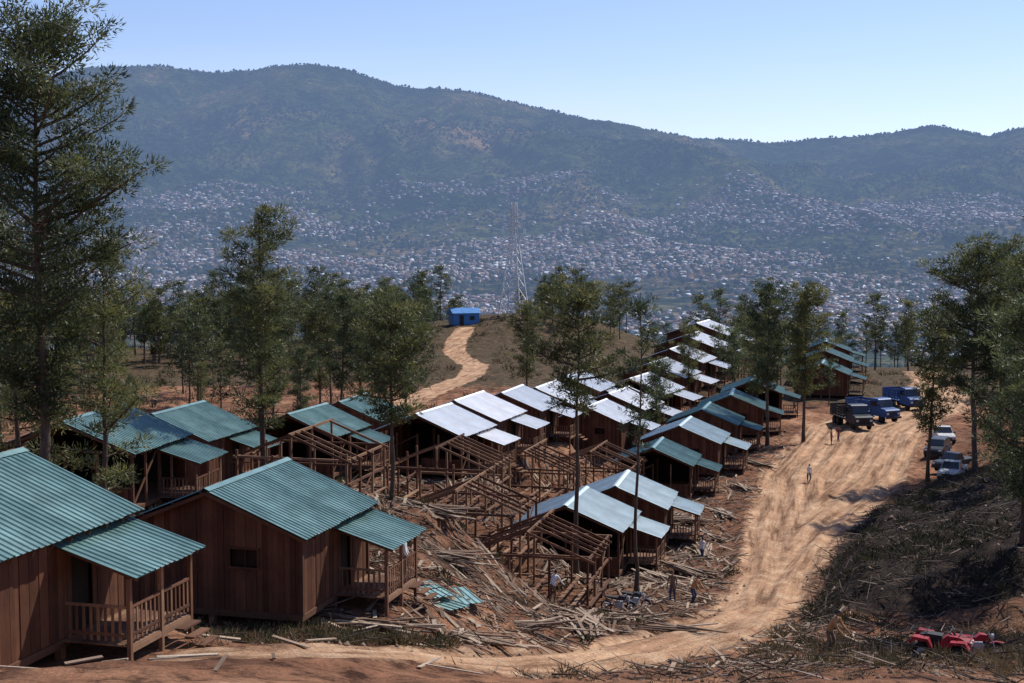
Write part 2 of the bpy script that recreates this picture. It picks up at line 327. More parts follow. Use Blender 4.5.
F=(np.arange(n)[:,None,None]*10+tf[None]).reshape(-1,3); wt=RNG.random(n)*.7; rt=np.where(RNG.random(n)<.15,RNG.uniform(.75,1,n),RNG.uniform(.0,.6,n))
tn=np.concatenate([np.repeat(wt[:,None],10,1),np.repeat(rt[:,None],4,1)],1).ravel()
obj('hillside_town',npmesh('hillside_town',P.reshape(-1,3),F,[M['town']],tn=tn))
# valley trees
n=70000; tx=RNG.uniform(-3200,3400,n); ty=700+RNG.random(n)*6900; k=(np.abs(tx/ty)<.5)&(fbm(tx/260,ty/260,4,120)+RNG.random(n)*.3>.1); tx,ty=tx[k],ty[k]
cx=RNG.uniform(-3800,3800,2600); cy=RNG.uniform(8380,8520,2600); tx=np.concatenate([tx,cx]);ty=np.concatenate([ty,cy]); n=len(tx)
oc=np.array([(1,0,0),(0,1,0),(-1,0,0),(0,-1,0),(0,0,1),(0,0,-.6)],float); of=np.array([(0,1,4),(1,2,4),(2,3,4),(3,0,4),(1,0,5),(2,1,5),(3,2,5),(0,3,5)])
r=RNG.uniform(4,10,n)*np.where(ty>8300,RNG.uniform(.4,1.3,n),1); P=oc[None]*(r[:,None,None])*RNG.uniform(.6,1.3,(n,6,3)); P[...,0]+=tx[:,None]; P[...,1]+=ty[:,None]; P[...,2]+=(valz(tx,ty)+r*.5)[:,None]
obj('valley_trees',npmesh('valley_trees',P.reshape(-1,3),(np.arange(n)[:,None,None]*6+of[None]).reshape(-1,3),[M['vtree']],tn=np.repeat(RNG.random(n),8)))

# ---------------------------------------------------------------- pines
def blades(rng,C,outw,K,cr,bl,bw,up=.45):
    n=len(C); c=np.repeat(C,K,0); o=np.repeat(outw,K,0)
    d=rng.normal(size=(n*K,3)); d/=np.linalg.norm(d,axis=1)[:,None]
    s=np.repeat(rng.uniform(.7,1.3,(n,1)),K,0)
    st=c+d*cr*s*(rng.random((n*K,1))**.6)*np.array([1,1,.62]); d=d*1.0+o*.25+np.array([0,0,up])+rng.normal(size=(n*K,3))*.25; d/=np.linalg.norm(d,axis=1)[:,None]
    p=np.cross(d,rng.normal(size=(n*K,3))); p/=np.linalg.norm(p,axis=1)[:,None]+1e-6
    L=bl*rng.uniform(.6,1.15,(n*K,1)); w=bw*rng.uniform(.6,1.2,(n*K,1))
    V=np.stack([st-p*w,st+p*w,st+d*L],1).reshape(-1,3); return V,np.arange(n*K*3).reshape(-1,3)
def pine(name,seed,Ht,cs,R,nb,nc,K,cr=.5,bl=.28,bw=.03,tr=.2,top=.3,gap=.1,tb=.45,lob=.7):
    rng=np.random.default_rng(seed); segs=12; zz=np.linspace(0,1,segs+1); wx=np.cumsum(rng.normal(0,.014*Ht/3,segs+1))*.7; wy=np.cumsum(rng.normal(0,.014*Ht/3,segs+1))*.7; wx-=wx[0];wy-=wy[0]
    Vs=[];Fs=[];mi=[];tn=[];off=0
    def tube(P,r,n):
        nonlocal off
        P=np.array(P); vs=[]
        for i,p in enumerate(P):
            d=P[min(i+1,len(P)-1)]-P[max(i-1,0)]; d/=np.linalg.norm(d)+1e-9
            a=np.cross(d,[.3,.9,.2]); a/=np.linalg.norm(a)+1e-9; b=np.cross(d,a)
            for j in range(n):
                t=2*math.pi*j/n; vs.append(p+(a*math.cos(t)+b*math.sin(t))*r[i])
        fs=[]
        for i in range(len(P)-1):
            for j in range(n):
                A=i*n+j;B=i*n+(j+1)%n; fs+=[(A,B,B+n),(A,B+n,A+n)]
        Vs.append(np.array(vs)); Fs.append(np.array(fs)+off); off+=len(vs); mi.extend([0]*len(fs)); tn.extend([.5]*len(fs))
    tube(np.stack([wx,wy,zz*Ht-(zz==0)*.5],1),tr*(1-zz*.88)+ (zz==0)*.08,8)
    C=[];O=[]
    for i in range(nb):
        s=(i+rng.random())/nb; 
        if rng.random()<gap: continue
        t=cs+(1-cs)*s**.9; z=t*Ht; x0=np.interp(t,zz,wx); y0=np.interp(t,zz,wy); a=i*2.4+rng.normal(0,.5)
        prof=(min(1,.4+s*2.4) if s<.25 else 1)*(1-s)**top
        lf=1-lob*.5+lob*float(vnoise(s*5.5,math.cos(a)*1.1+3+seed,70+seed%7))
        ln=max(.35,R*prof*lf*rng.uniform(.55,1.15)); dh=np.array([math.cos(a),math.sin(a),0]); rise=rng.uniform(-.1,.3)+.35*s; b0=np.array([x0,y0,z])
        pt=lambda k:b0+dh*ln*k+np.array([0,0,ln*(rise*k+.22*k*k)])
        bend=np.array([-dh[1],dh[0],0])*rng.normal(0,.12)*ln
        pp=[pt(k)+bend*k*k for k in (0,.35,.7,1)]
        r0=.02+.018*ln; tube(pp,[r0,r0*.75,r0*.5,r0*.25],4)
        m=max(2,int(nc*(.4+.6*ln/R)))
        for k in np.linspace(.4,1.02,m):
            side=rng.normal(0,.26)*ln*k
            sd=np.array([-dh[1],dh[0],0])*side; q=pt(k)+bend*k*k; e=q+sd+np.array([0,0,rng.normal(.08,.16)])
            if abs(side)>.25: tube([q*.9+pt(k*.8)*.1,e],[r0*.3,r0*.15],3)
            C.append(e); O.append(dh)
    for k in range(3): C.append(np.array([wx[-1]+rng.normal(0,.2),wy[-1],Ht-k*.3])); O.append(np.array([0,0,1.]))
    C=np.array(C);O=np.array(O); V,F=blades(rng,C,O,K,cr,bl,bw)
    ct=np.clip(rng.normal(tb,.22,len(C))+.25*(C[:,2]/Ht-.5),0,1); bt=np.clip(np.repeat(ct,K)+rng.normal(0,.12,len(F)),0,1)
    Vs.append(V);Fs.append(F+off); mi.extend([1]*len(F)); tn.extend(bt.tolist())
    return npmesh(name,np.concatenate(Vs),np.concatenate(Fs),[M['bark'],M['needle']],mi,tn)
def plant(name,me,x,y,rz=0,s=1): return obj(name,me,(x,y,gz(x,y)-.05),rz,scale=(s,s,s))
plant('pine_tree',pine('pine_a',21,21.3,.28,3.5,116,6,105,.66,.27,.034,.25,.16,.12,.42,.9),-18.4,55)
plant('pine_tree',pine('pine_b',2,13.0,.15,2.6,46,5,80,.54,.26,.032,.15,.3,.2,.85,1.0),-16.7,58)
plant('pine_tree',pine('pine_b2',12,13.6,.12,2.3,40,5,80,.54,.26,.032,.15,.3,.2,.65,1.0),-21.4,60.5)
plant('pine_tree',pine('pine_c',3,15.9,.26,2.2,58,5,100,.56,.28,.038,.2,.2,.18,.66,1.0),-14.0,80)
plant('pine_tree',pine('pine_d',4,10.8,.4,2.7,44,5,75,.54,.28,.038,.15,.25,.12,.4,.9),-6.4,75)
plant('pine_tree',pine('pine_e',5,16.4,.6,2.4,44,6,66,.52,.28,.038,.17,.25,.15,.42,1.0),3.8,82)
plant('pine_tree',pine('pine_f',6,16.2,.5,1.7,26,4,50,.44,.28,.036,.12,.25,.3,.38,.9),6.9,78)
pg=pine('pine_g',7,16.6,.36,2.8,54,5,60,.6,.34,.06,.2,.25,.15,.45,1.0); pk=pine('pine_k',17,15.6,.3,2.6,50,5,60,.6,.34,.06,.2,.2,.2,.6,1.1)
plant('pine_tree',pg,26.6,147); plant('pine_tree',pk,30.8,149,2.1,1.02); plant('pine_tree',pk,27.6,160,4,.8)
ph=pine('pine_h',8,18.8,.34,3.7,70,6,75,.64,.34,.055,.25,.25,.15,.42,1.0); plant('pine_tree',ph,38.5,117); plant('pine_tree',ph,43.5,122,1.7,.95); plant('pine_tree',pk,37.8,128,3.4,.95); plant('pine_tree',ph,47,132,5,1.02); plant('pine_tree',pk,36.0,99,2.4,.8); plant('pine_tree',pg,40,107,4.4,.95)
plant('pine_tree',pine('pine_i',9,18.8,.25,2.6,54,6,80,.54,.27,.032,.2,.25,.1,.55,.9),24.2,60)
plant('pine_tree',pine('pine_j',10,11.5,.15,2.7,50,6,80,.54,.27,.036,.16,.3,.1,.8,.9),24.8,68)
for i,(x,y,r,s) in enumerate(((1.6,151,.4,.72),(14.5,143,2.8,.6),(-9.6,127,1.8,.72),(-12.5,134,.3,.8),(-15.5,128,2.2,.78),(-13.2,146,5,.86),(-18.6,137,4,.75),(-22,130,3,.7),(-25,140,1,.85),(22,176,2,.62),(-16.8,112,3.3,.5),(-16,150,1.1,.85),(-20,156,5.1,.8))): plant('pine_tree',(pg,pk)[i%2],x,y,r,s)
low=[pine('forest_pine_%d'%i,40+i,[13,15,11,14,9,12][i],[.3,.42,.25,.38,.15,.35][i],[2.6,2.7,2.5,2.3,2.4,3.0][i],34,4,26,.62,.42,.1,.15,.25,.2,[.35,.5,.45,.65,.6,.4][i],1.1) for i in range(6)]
forest_e=bpy.data.objects.new('pine_forest',None); COL.objects.link(forest_e)
def scatter(n,x0,x1,y0,y1,smin=.7,smax=1.15,ns=0,thr=-.05):
    xx=np.array([random.uniform(x0,x1) for _ in range(n*6)]); yy=np.array([random.uniform(y0,y1) for _ in range(n*6)])
    k=(fbm(xx/14,yy/14,2,200+ns)>thr)&(polydist(xx,yy,TRK)>4.5)&(polydist(xx,yy,ROADC,ROADW)>3)
    for h in H+FR: k&=np.hypot(xx-h[0],yy-h[1])>6.5
    k&=~((xx>-13)&(xx<16)&(yy>180)&(yy<292)&~((xx>2)&(yy>262)))
    xx,yy=xx[k][:n],yy[k][:n]; zz=np.where(yy<410,-groundD(xx,yy),valz(xx,yy))
    for x,y,z in zip(xx,yy,zz):
        s=random.uniform(smin,smax); obj('pine',random.choice(low),(x,y,z-.1),random.uniform(0,6.28),forest_e,(s*1.05,s*1.05,s*random.uniform(.85,1.1)))
scatter(110,-115,-14,215,340,.6,1.05,1)
scatter(105,-80,-13,235,300,.55,.95,21,-.2)
scatter(12,-70,-24,140,200,.35,.75,2)
scatter(60,-60,60,310,385,.6,.95,3,-.1)
scatter(14,3,24,264,300,.6,.9,4,-1)
scatter(20,36,60,225,310,.6,.9,5)
scatter(12,28,46,178,205,.4,.75,6,-1)
scatter(50,52,120,160,330,.65,1.05,7)
scatter(20,44,75,138,200,.65,1.0,8)
scatter(18,-110,-35,100,180,.5,.9,9)
scatter(200,-120,320,400,900,.8,1.2,10)
scatter(8,-45,-23,88,130,.35,.7,11)

# ---------------------------------------------------------------- houses
def sheet(mb,o,al,dn,la,ld,mi=0):
    o=Vector(o);al=Vector(al).normalized();dn=Vector(dn).normalized();nr=dn.cross(al).normalized()
    if nr.z<0:nr=-nr
    per=.24; prof=[]; x=0
    while x<la:
        prof+=[(x,0),(x+.15,0),(x+.18,.035),(x+.21,.035)]; x+=per
    prof=[p for p in prof if p[0]<la]+[(la,0)]
    for i in range(len(prof)-1):
        a,b=prof[i],prof[i+1]; s=int(a[0]/.96); t=(s*.618+.3)%1; ex=((s*.37)%1)*.06
        A=o+al*a[0]+nr*a[1];B=o+al*b[0]+nr*b[1]; mb.add([A,B,B+dn*(ld+ex),A+dn*(ld+ex)],[(0,1,2,3)],mi,t)
    q=-nr*.02; mb.add([o+q,o+al*la+q,o+al*la+dn*ld+q,o+dn*ld+q],[(3,2,1,0)],mi,.3)
SL=.404; W=3.3;L=3.0;FZ=.55;EZ=3.22
def boards(mb,axis,pos,a0,a1,topf,ops,bot=FZ-.15,step=.2):
    x=a0
    while x<a1-1e-4:
        w=min(step,a1-x); c=x+w/2; segs=[(bot,topf(c))]
        for (o0,o1,z0,z1) in ops:
            if o0<c<o1:
                ns=[]
                for s0,s1 in segs:
                    if z0>s0: ns.append((s0,min(z0,s1)))
                    if z1<s1: ns.append((max(z1,s0),s1))
                segs=ns
        off=random.uniform(-.012,.012); t=random.random()
        for s0,s1 in segs:
            if s1-s0<.02: continue
            if axis=='x': mb.box((c,pos+off,(s0+s1)/2),(w-.008,.035,s1-s0),0,t)
            else: mb.box((pos+off,c,(s0+s1)/2),(.035,w-.008,s1-s0),0,t)
        x+=step
def window(mb,axis,pos,o,sgn):
    a0,a1,z0,z1=o; d=.04*sgn
    def bx(c,zc,w,h,th,off,mi,t=None):
        if axis=='x': mb.box((c,pos+off,zc),(w,th,h),mi,t)
        else: mb.box((pos+off,c,zc),(th,w,h),mi,t)
    cx=(a0+a1)/2; cz=(z0+z1)/2; w=a1-a0;h=z1-z0
    bx(cx,z1+.035,w+.15,.07,.06,d,2); bx(cx,z0-.035,w+.15,.07,.08,d,2); bx(a0-.035,cz,.07,h,.06,d,2); bx(a1+.035,cz,.07,h,.06,d,2)
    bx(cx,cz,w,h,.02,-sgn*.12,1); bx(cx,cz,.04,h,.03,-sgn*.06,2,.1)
def build_house(kind,roofmat):
    random.seed(len(kind)*13+len(roofmat.name))
    parts={}; openk=kind=='open'
    gt=lambda x:EZ+(W-abs(x))*SL-.03
    mb=MB(); fo=(.75,1.75,2.05,2.65); bo=(-1.5,-.6,1.5,2.5); d1=(.4,1.35,FZ,2.65); w1=(-2.1,-1.1,1.55,2.55)
    if not openk:
        boards(mb,'x',-L,-W,W,gt,[fo]); boards(mb,'x',L,-W,W,gt,[bo])
        boards(mb,'y',-W,-L,L,lambda y:EZ,[w1]); boards(mb,'y',W,-L,L,lambda y:EZ,[d1])
    else:
        boards(mb,'x',L,-W,W,gt,[bo]); boards(mb,'y',-W,-.5,L,lambda y:EZ,[]); boards(mb,'x',-L,-W,W,lambda x:1.5,[(-.8,.4,0,3)])
    parts['walls']=mb.mesh('walls',[M['wall']])
    mb=MB()
    for x in (-W,0,W):
        for y in (-L,0,L):
            if openk or (abs(x)==W and abs(y)==L):
                mb.box((x+.03*(1 if x>0 else -1 if x<0 else 0),y+.03*(1 if y>0 else -1 if y<0 else 0),(EZ+FZ)/2),(.13,.13,EZ-FZ),0,.1)
            mb.box((x*.97,y*.97,FZ/2-1.05),(.2,.2,FZ+1.8),0)
    if openk:
        for x in (-1.6,1.6):
            for y in (-L,L): mb.box((x,y,(EZ+FZ)/2),(.1,.1,EZ-FZ),0)
        for y in (-1.5,1.5):
            for x in (-W,W): mb.box((x,y,(EZ+FZ)/2),(.1,.1,EZ-FZ),0)
        mb.beam((-W,-L,1.5),(0,-L,EZ-.1),.06,.08); mb.beam((W,-L,FZ),(W,0,EZ-.1),.06,.08)
    for s in (-1,1):
        mb.box((s*(W+.03),0,FZ-.1),(.1,2*L+.2,.2),0,.2); mb.box((0,s*(L+.045),FZ-.1),(2*W,.1,.2),0,.2)
        mb.box((s*(W-.08),0,EZ-.06),(.1,2*L-.1,.14),0)
        y=-L-.3
        while y<L+.35:
            mb.beam((0,y,EZ+W*SL-.02),(s*(W+.33),y,EZ-.33*SL-.02),.05,.12,0,.2); y+=.82
        for k in (.15,1.2,2.3,3.5): mb.beam((s*k,-L-.38,EZ+(W-k)*SL+.085),(s*k,L+.38,EZ+(W-k)*SL+.085),.08,.05,0,.2)
    mb.box((0,0,FZ-.03),(2*W-.12,2*L-.12,.06),0,.2)
    parts['frame']=mb.mesh('frame',[M['frame']])
    mb=MB()
    if not openk:
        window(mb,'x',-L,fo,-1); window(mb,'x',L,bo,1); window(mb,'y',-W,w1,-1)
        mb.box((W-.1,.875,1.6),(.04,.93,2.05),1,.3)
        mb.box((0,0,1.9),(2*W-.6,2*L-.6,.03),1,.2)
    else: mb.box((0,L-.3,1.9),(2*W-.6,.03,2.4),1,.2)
    parts['windows_and_door']=mb.mesh('windows_and_door',[M['frame'],M['dark'],M['wall']])
    mb=MB(); lr=2*L+.8; rz=EZ+W*SL+.13; ld=(W+.38)/math.cos(math.atan(SL))
    for s in (-1,1): sheet(mb,(0,-lr/2,rz),(0,1,0),(s,0,-SL),lr,ld)
    for s in (-1,1): mb.add([(0,-lr/2,rz+.055),(0,lr/2,rz+.055),(s*.2,lr/2,rz+.045-.2*SL),(s*.2,-lr/2,rz+.045-.2*SL)],[(0,1,2,3)],0,.7)
    parts['roof']=mb.mesh('roof',[roofmat])
    mb=MB(); x0=W-.25;x1=W+1.95;y0=-.15;y1=L-.05; zt=EZ-.14; sl=.3; ldp=(x1-x0+.35)/math.cos(math.atan(sl))
    pr=MB(); sheet(pr,(x0,y0-.25,zt),(0,1,0),(1,0,-sl),y1-y0+.5,ldp); parts['porch_roof']=pr.mesh('porch_roof',[roofmat])
    pt_=zt-.2-sl*(x1-x0)
    for y in (y0,(y0+y1)/2,y1):
        mb.box((x1,y,(pt_+FZ-1.5)/2),(.11,.11,pt_-FZ+1.5),0); mb.beam((x0+.2,y,zt-.13-.2*sl),(x1+.25,y,zt-.13-sl*(x1-x0+.25)),.05,.09,0,.2)
    mb.box((x1,(y0+y1)/2,pt_+.04),(.08,y1-y0,.08),0)
    for i in range(8): mb.box((W+.19+i*.24,(y0+y1)/2,FZ-.03),(.22,y1-y0,.04),0)
    mb.box((x1,(y0+y1)/2,FZ-.12),(.1,y1-y0+.1,.14),0)
    for z in (FZ+.25,FZ+.95): mb.box((x1,(y0+y1)/2,z),(.06,y1-y0-.12,.07),0)
    for i in range(14): mb.box((x1,y0+.15+i*(y1-y0-.3)/13,FZ+.5),(.03,.07,.85),0)
    for z in (FZ+.25,FZ+.95): mb.box(((x0+x1)/2+.2,y0-.02,z),(x1-x0-.5,.05,.07),0)
    for i in range(8): mb.box((W+.3+i*.2,y0-.02,FZ+.5),(.07,.03,.85),0)
    for i in range(3): mb.box((x1+.25+i*.27,y1-.6,FZ-.15-i*.19),(.27,.9,.05),0)
    parts['porch']=mb.mesh('porch',[M['frame']])
    return parts
PT={}
def house(x,y,r,d,kind,sc):
    if kind=='palepen': kind='paleopen'
    if kind not in PT:
        op=kind.endswith('open'); PT[kind]=build_house('open' if op else 'closed',M[kind.replace('open','')])
    e=bpy.data.objects.new('wooden_house',None); COL.objects.link(e); e.location=(x,y,-d); e.rotation_euler=(0,0,-math.radians(r)+random.Random(int(x*10)).uniform(-.05,.05)*(y>60)); e.scale=(sc,sc,1+(sc-1)*.6)
    for n,me in PT[kind].items(): obj(n,me,parent=e)
for h in H: house(*h)
def build_frame(seed):
    random.seed(seed); mb=MB(); W2,L2=3.2,3.0
    for x in (-W2,-1.1,1.1,W2):
        for y in (-L2,-1,1,L2):
            if abs(x)==W2 or abs(y)==L2: mb.beam((x,y,-1.2),(x+random.uniform(-.04,.04),y,3.0+random.uniform(-.1,.5)),.12,.12)
    for s in (-1,1):
        for z in (.5,1.7,3.0):
            mb.beam((s*W2,-L2-.2,z),(s*W2,L2+.2,z),.1,.12)
            if random.random()<.85: mb.beam((-W2-.2,s*L2,z+.02),(W2+.2,s*L2,z+.02),.1,.12)
    y=-L2-.3
    while y<L2+.4:
        for s in (-1,1):
            if random.random()<.6: mb.beam((0,y,4.35),(s*(W2+.4),y,2.9),.06,.13)
        y+=.85
    mb.beam((0,-L2-.3,4.35),(0,L2+.3,4.35),.08,.14)
    for s in (-1,0,1): mb.beam((0,s*L2,3),(0,s*L2,4.35),.1,.1)
    for i in range(8): mb.beam((-W2+.2+i*.9,-L2,.56),(-W2+.2+i*.9,L2,.56),.2,.05)
    mb.beam((-W2,-L2,.5),(-1.1,-L2,3),.05,.09); mb.beam((W2,-1,.5),(W2,L2,3),.05,.09)
    return mb.mesh('house_frame',[M['frame']])
for i,f in enumerate(FR): obj('unfinished_house_frame',build_frame(i),(f[0],f[1],-f[3]),-math.radians(f[2]))
mb=MB(); mb.box((0,0,1.2),(5.4,4,2.4),0,.4); mb.prism([(-2.3,2.4),(2.3,2.4),(0,3.4)],-3,3,1,.5); mb.box((-1,-2.02,1),(.9,.06,2),2); mb.box((1.2,-2.02,1.4),(1,.06,.8),2)
obj('blue_roof_hut',mb.mesh('hut',[M['blue'],M['blue'],M['black']]),(-9.8,289,gz(-9.8,289)),.3)

# ---------------------------------------------------------------- lattice tower
mb=MB(); Ht=24.; hb=2.5
def leg(z): return max(.5,hb*(1-z/Ht*1.1)) if z<17 else max(.42,hb*(1-17/Ht*1.1))*(1-(z-17)/Ht*.8)
zs=[0,3.2,6,8.4,10.6,12.6,14.4,16,17.4,18.8,20.1,21.4,22.7,Ht]
for i in range(len(zs)-1):
    a,b=zs[i],zs[i+1]; ra,rb=leg(a),leg(b); mi=0
    ca=[(-ra,-ra,a),(ra,-ra,a),(ra,ra,a),(-ra,ra,a)]; cb=[(-rb,-rb,b),(rb,-rb,b),(rb,rb,b),(-rb,rb,b)]
    for k in range(4):
        j=(k+1)%4; mb.beam(ca[k],cb[k],.22,.22,mi,.5); mb.beam(ca[k],cb[j],.1,.1,mi,.5); mb.beam(ca[j],cb[k],.1,.1,mi,.5); mb.beam(cb[k],cb[j],.1,.1,mi,.5)
for z,w in ((15.6,2.8),(18.6,2.5),(21.6,2.1)):
    for s in (-1,1):
        r=leg(z)
        for q in (-1,1): mb.beam((s*r,q*r,z),(s*w,0,z+.1),.16,.16); mb.beam((s*r,q*r,z+1.2),(s*w,0,z+.15),.14,.14)
        for t in range(4): mb.tube((s*w,0,z-.2-t*.28),(s*w,0,z-.38-t*.28),.3,.3,8,1)
obj('transmission_tower',mb.mesh('tower',[M['towerwhite'],M['insul']]),(.4,300,gz(.4,300)-.2),.4)

# ---------------------------------------------------------------- vehicles
def wheel(mb,x,y,r,w,ti=1,hi=2):
    mb.tube((x-w/2,y,r),(x+w/2,y,r),r*.93,r*.93,20,ti); mb.tube((x-w*.35,y,r),(x+w*.35,y,r),r,r,20,ti)
    mb.tube((x-w/2-.015,y,r),(x+w/2+.015,y,r),r*.5,r*.5,12,hi); mb.tube((x-w/2-.04,y,r),(x+w/2+.04,y,r),r*.18,r*.18,8,hi)
def truck(paint,bed):
    mb=MB() # faces -y
    mb.prism([(-3.3,.75),(-3.35,1.5),(-3.2,1.62),(-2.2,1.75),(-1.9,2.65),(-1.75,2.75),(-.6,2.75),(-.5,2.6),(-.5,.75)],-1.08,1.08,0,.5,.12)
    mb.add([(-.95,-2.2,1.82),(.95,-2.2,1.82),(.86,-1.93,2.58),(-.86,-1.93,2.58)],[(0,1,2,3)],3)
    mb.v[-4:]=[(x,y-.03,z) for x,y,z in mb.v[-4:]]
    for s in (-1,1):
        mb.box((s*1.03,-1.2,2.15),(.06,.95,.6),3); mb.box((s*.8,-3.37,1.15),(.3,.06,.22),4); mb.box((s*1.25,-2.05,2.1),(.18,.08,.4),5); mb.beam((s*1.0,-2,2.3),(s*1.25,-2.05,2.3),.03,.03,5)
        mb.box((s*.98,-2.5,1.05),(.28,1.15,.12),0); mb.box((s*1.0,-.9,.6),(.25,.6,.1),5)
    for i in range(5): mb.box((0,-3.38,1.0+i*.11),(1.05,.04,.06),5)
    mb.box((0,-3.45,.7),(2.2,.18,.25),5); mb.box((0,0.5,.78),(.8,6.6,.22),5)
    mb.box((0,1.75,1.05),(2.35,4.3,.12),bed)
    for s in (-1,1):
        for z in (1.3,1.6,1.9,2.2): mb.box((s*1.15,1.75,z),(.04,4.3,.26),bed)
        for i in range(6): mb.box((s*1.19,-.3+i*.82,1.7),(.06,.08,1.3),bed)
    for z in (1.3,1.6,1.9,2.2): mb.box((0,3.88,z),(2.3,.04,.26),bed); mb.box((0,-.38,z+.1),(2.3,.04,.26),bed)
    for y,ws in ((-2.5,(-.92,.92)),(1.8,(-.98,-.68,.68,.98)),(2.95,(-.98,-.68,.68,.98))):
        for x in ws: wheel(mb,x,y,.5,.27,1,5)
    return mb.mesh('truck',[paint,M['tyre'],M['steel'],M['glass'],M['lamp'],M['black'],M['steel']])
def suv(paint,pick=False):
    mb=MB(); 
    mb.prism([(-2.35,.45),(-2.4,.85),(-2.2,1.0),(-1.2,1.1),(2.3,1.1),(2.38,.9),(2.35,.45)],-.9,.9,0,.5,.04)
    back=.35 if pick else 2.15
    mb.prism([(-1.15,1.1),(-.55,1.68),(-.4,1.74),(back-.25,1.74),(back,1.1)],-.84,.84,0,.5,.14)
    mb.add([(-.76,-1.14,1.15),(.76,-1.14,1.15),(.66,-.6,1.66),(-.66,-.6,1.66)],[(0,1,2,3)],3); mb.v[-4:]=[(x,y-.03,z+.01) for x,y,z in mb.v[-4:]]
    for s in (-1,1):
        mb.add([(s*.835,-.95,1.15),(s*.835,back-.1,1.15),(s*.74,back-.3,1.64),(s*.74,-.5,1.64)],[(0,1,2,3)],3)
        for y in (-1.5,1.45): wheel(mb,s*.82,y,.37,.24); mb.tube((s*.88,y,.4),(s*.915,y,.4),.44,.44,16,5)
        for y in (-1.5,1.45): wheel(mb,s*.86,y,.37,.2)
        mb.box((s*.68,-2.37,.82),(.3,.08,.16),4); mb.box((s*1.0,-.9,1.15),(.18,.1,.14),5); mb.box((s*.8,2.36,.85),(.14,.06,.25),7)
    mb.box((0,-2.4,.72),(.9,.05,.2),5); mb.box((0,-2.42,.5),(1.75,.12,.18),5); mb.box((0,2.4,.5),(1.75,.12,.18),5)
    if pick: mb.box((0,1.35,1.105),(1.5,1.75,.02),5)
    return mb.mesh('suv',[paint,M['tyre'],M['steel'],M['glass'],M['lamp'],M['black'],M['steel'],M['redpaint']])
def bev(o,w=.03): b=o.modifiers.new('b','BEVEL'); b.width=w; b.segments=2; b.limit_method='ANGLE'; return o
tb=truck(M['bluepaint'],0); tg=truck(M['greypaint'],5)
for x,y,r,me in ((38.6,160,.15,tg),(42.8,167,.45,tb),(49.5,178,.2,tb)): bev(obj('cargo_truck',me,(x,y,gz(x,y)),r))
sg=suv(M['greypaint']); sw=suv(M['whitepaint'],True); sb=suv(M['greypaint'],True)
for x,y,r,me,nm in ((42.6,141,-.5,sg,'parked_car'),(45.5,149,-.1,sw,'pickup_truck'),(41.8,133,-.9,sb,'pickup_truck'),(39.6,126.5,-.5,sw,'pickup_truck')):
    bev(obj(nm,me,(x,y,gz(x,y)),r))
mb=MB()
for s in (-1,1):
    for y in (-.62,.62): wheel(mb,s*.46,y,.3,.26)
    mb.prism([(-1.0,.55),(-.85,.78),(-.35,.76),(-.2,.5),(-.3,.48),(-.42,.66),(-.8,.68),(-.92,.5)],s*.46-.17,s*.46+.17,0)
    mb.prism([(.25,.5),(.4,.78),(.9,.82),(1.05,.6),(.95,.55),(.85,.7),(.45,.68),(.35,.48)],s*.46-.17,s*.46+.17,0)
    mb.beam((s*.3,-.35,.95),(s*.42,-.25,1.05),.04,.04,5); mb.tube((s*.36,-.3,1.02),(s*.5,-.22,1.06),.025,.025,8,5)
mb.prism([(-.95,.4),(-1.0,.7),(-.6,.86),(-.2,.88),(0,.7),(.1,.45)],-.26,.26,0); mb.prism([(-.05,.72),(0,.84),(.5,.86),(.75,.8),(.7,.6),(0,.6)],-.2,.2,5)
mb.box((0,.1,.42),(.35,1.3,.2),5); mb.tube((0,-.45,.85),(0,-.32,1.0),.04,.04,8,5); mb.tube((-.4,-.28,1.02),(.4,-.28,1.02),.02,.02,8,5)
for k in range(5):
    mb.beam((-.35+k*.175,-1.0,.93),(-.35+k*.175,-.6,.93),.02,.02,5); mb.beam((-.35+k*.175,.5,.95),(-.35+k*.175,1.05,.95),.02,.02,5)
for y in (-1,-.6,.5,1.05): mb.beam((-.38,y,.95),(.38,y,.95),.025,.025,5)
mb.box((.17,-1.0,.66),(.14,.05,.12),4); mb.box((-.17,-1.0,.66),(.14,.05,.12),4)
qm=mb.mesh('quad',[M['redpaint'],M['tyre'],M['steel'],M['glass'],M['lamp'],M['black']])
bev(obj('quad_bike',qm,(15.0,48.6,gz(15.0,48.6)+.01),1.1),.015)
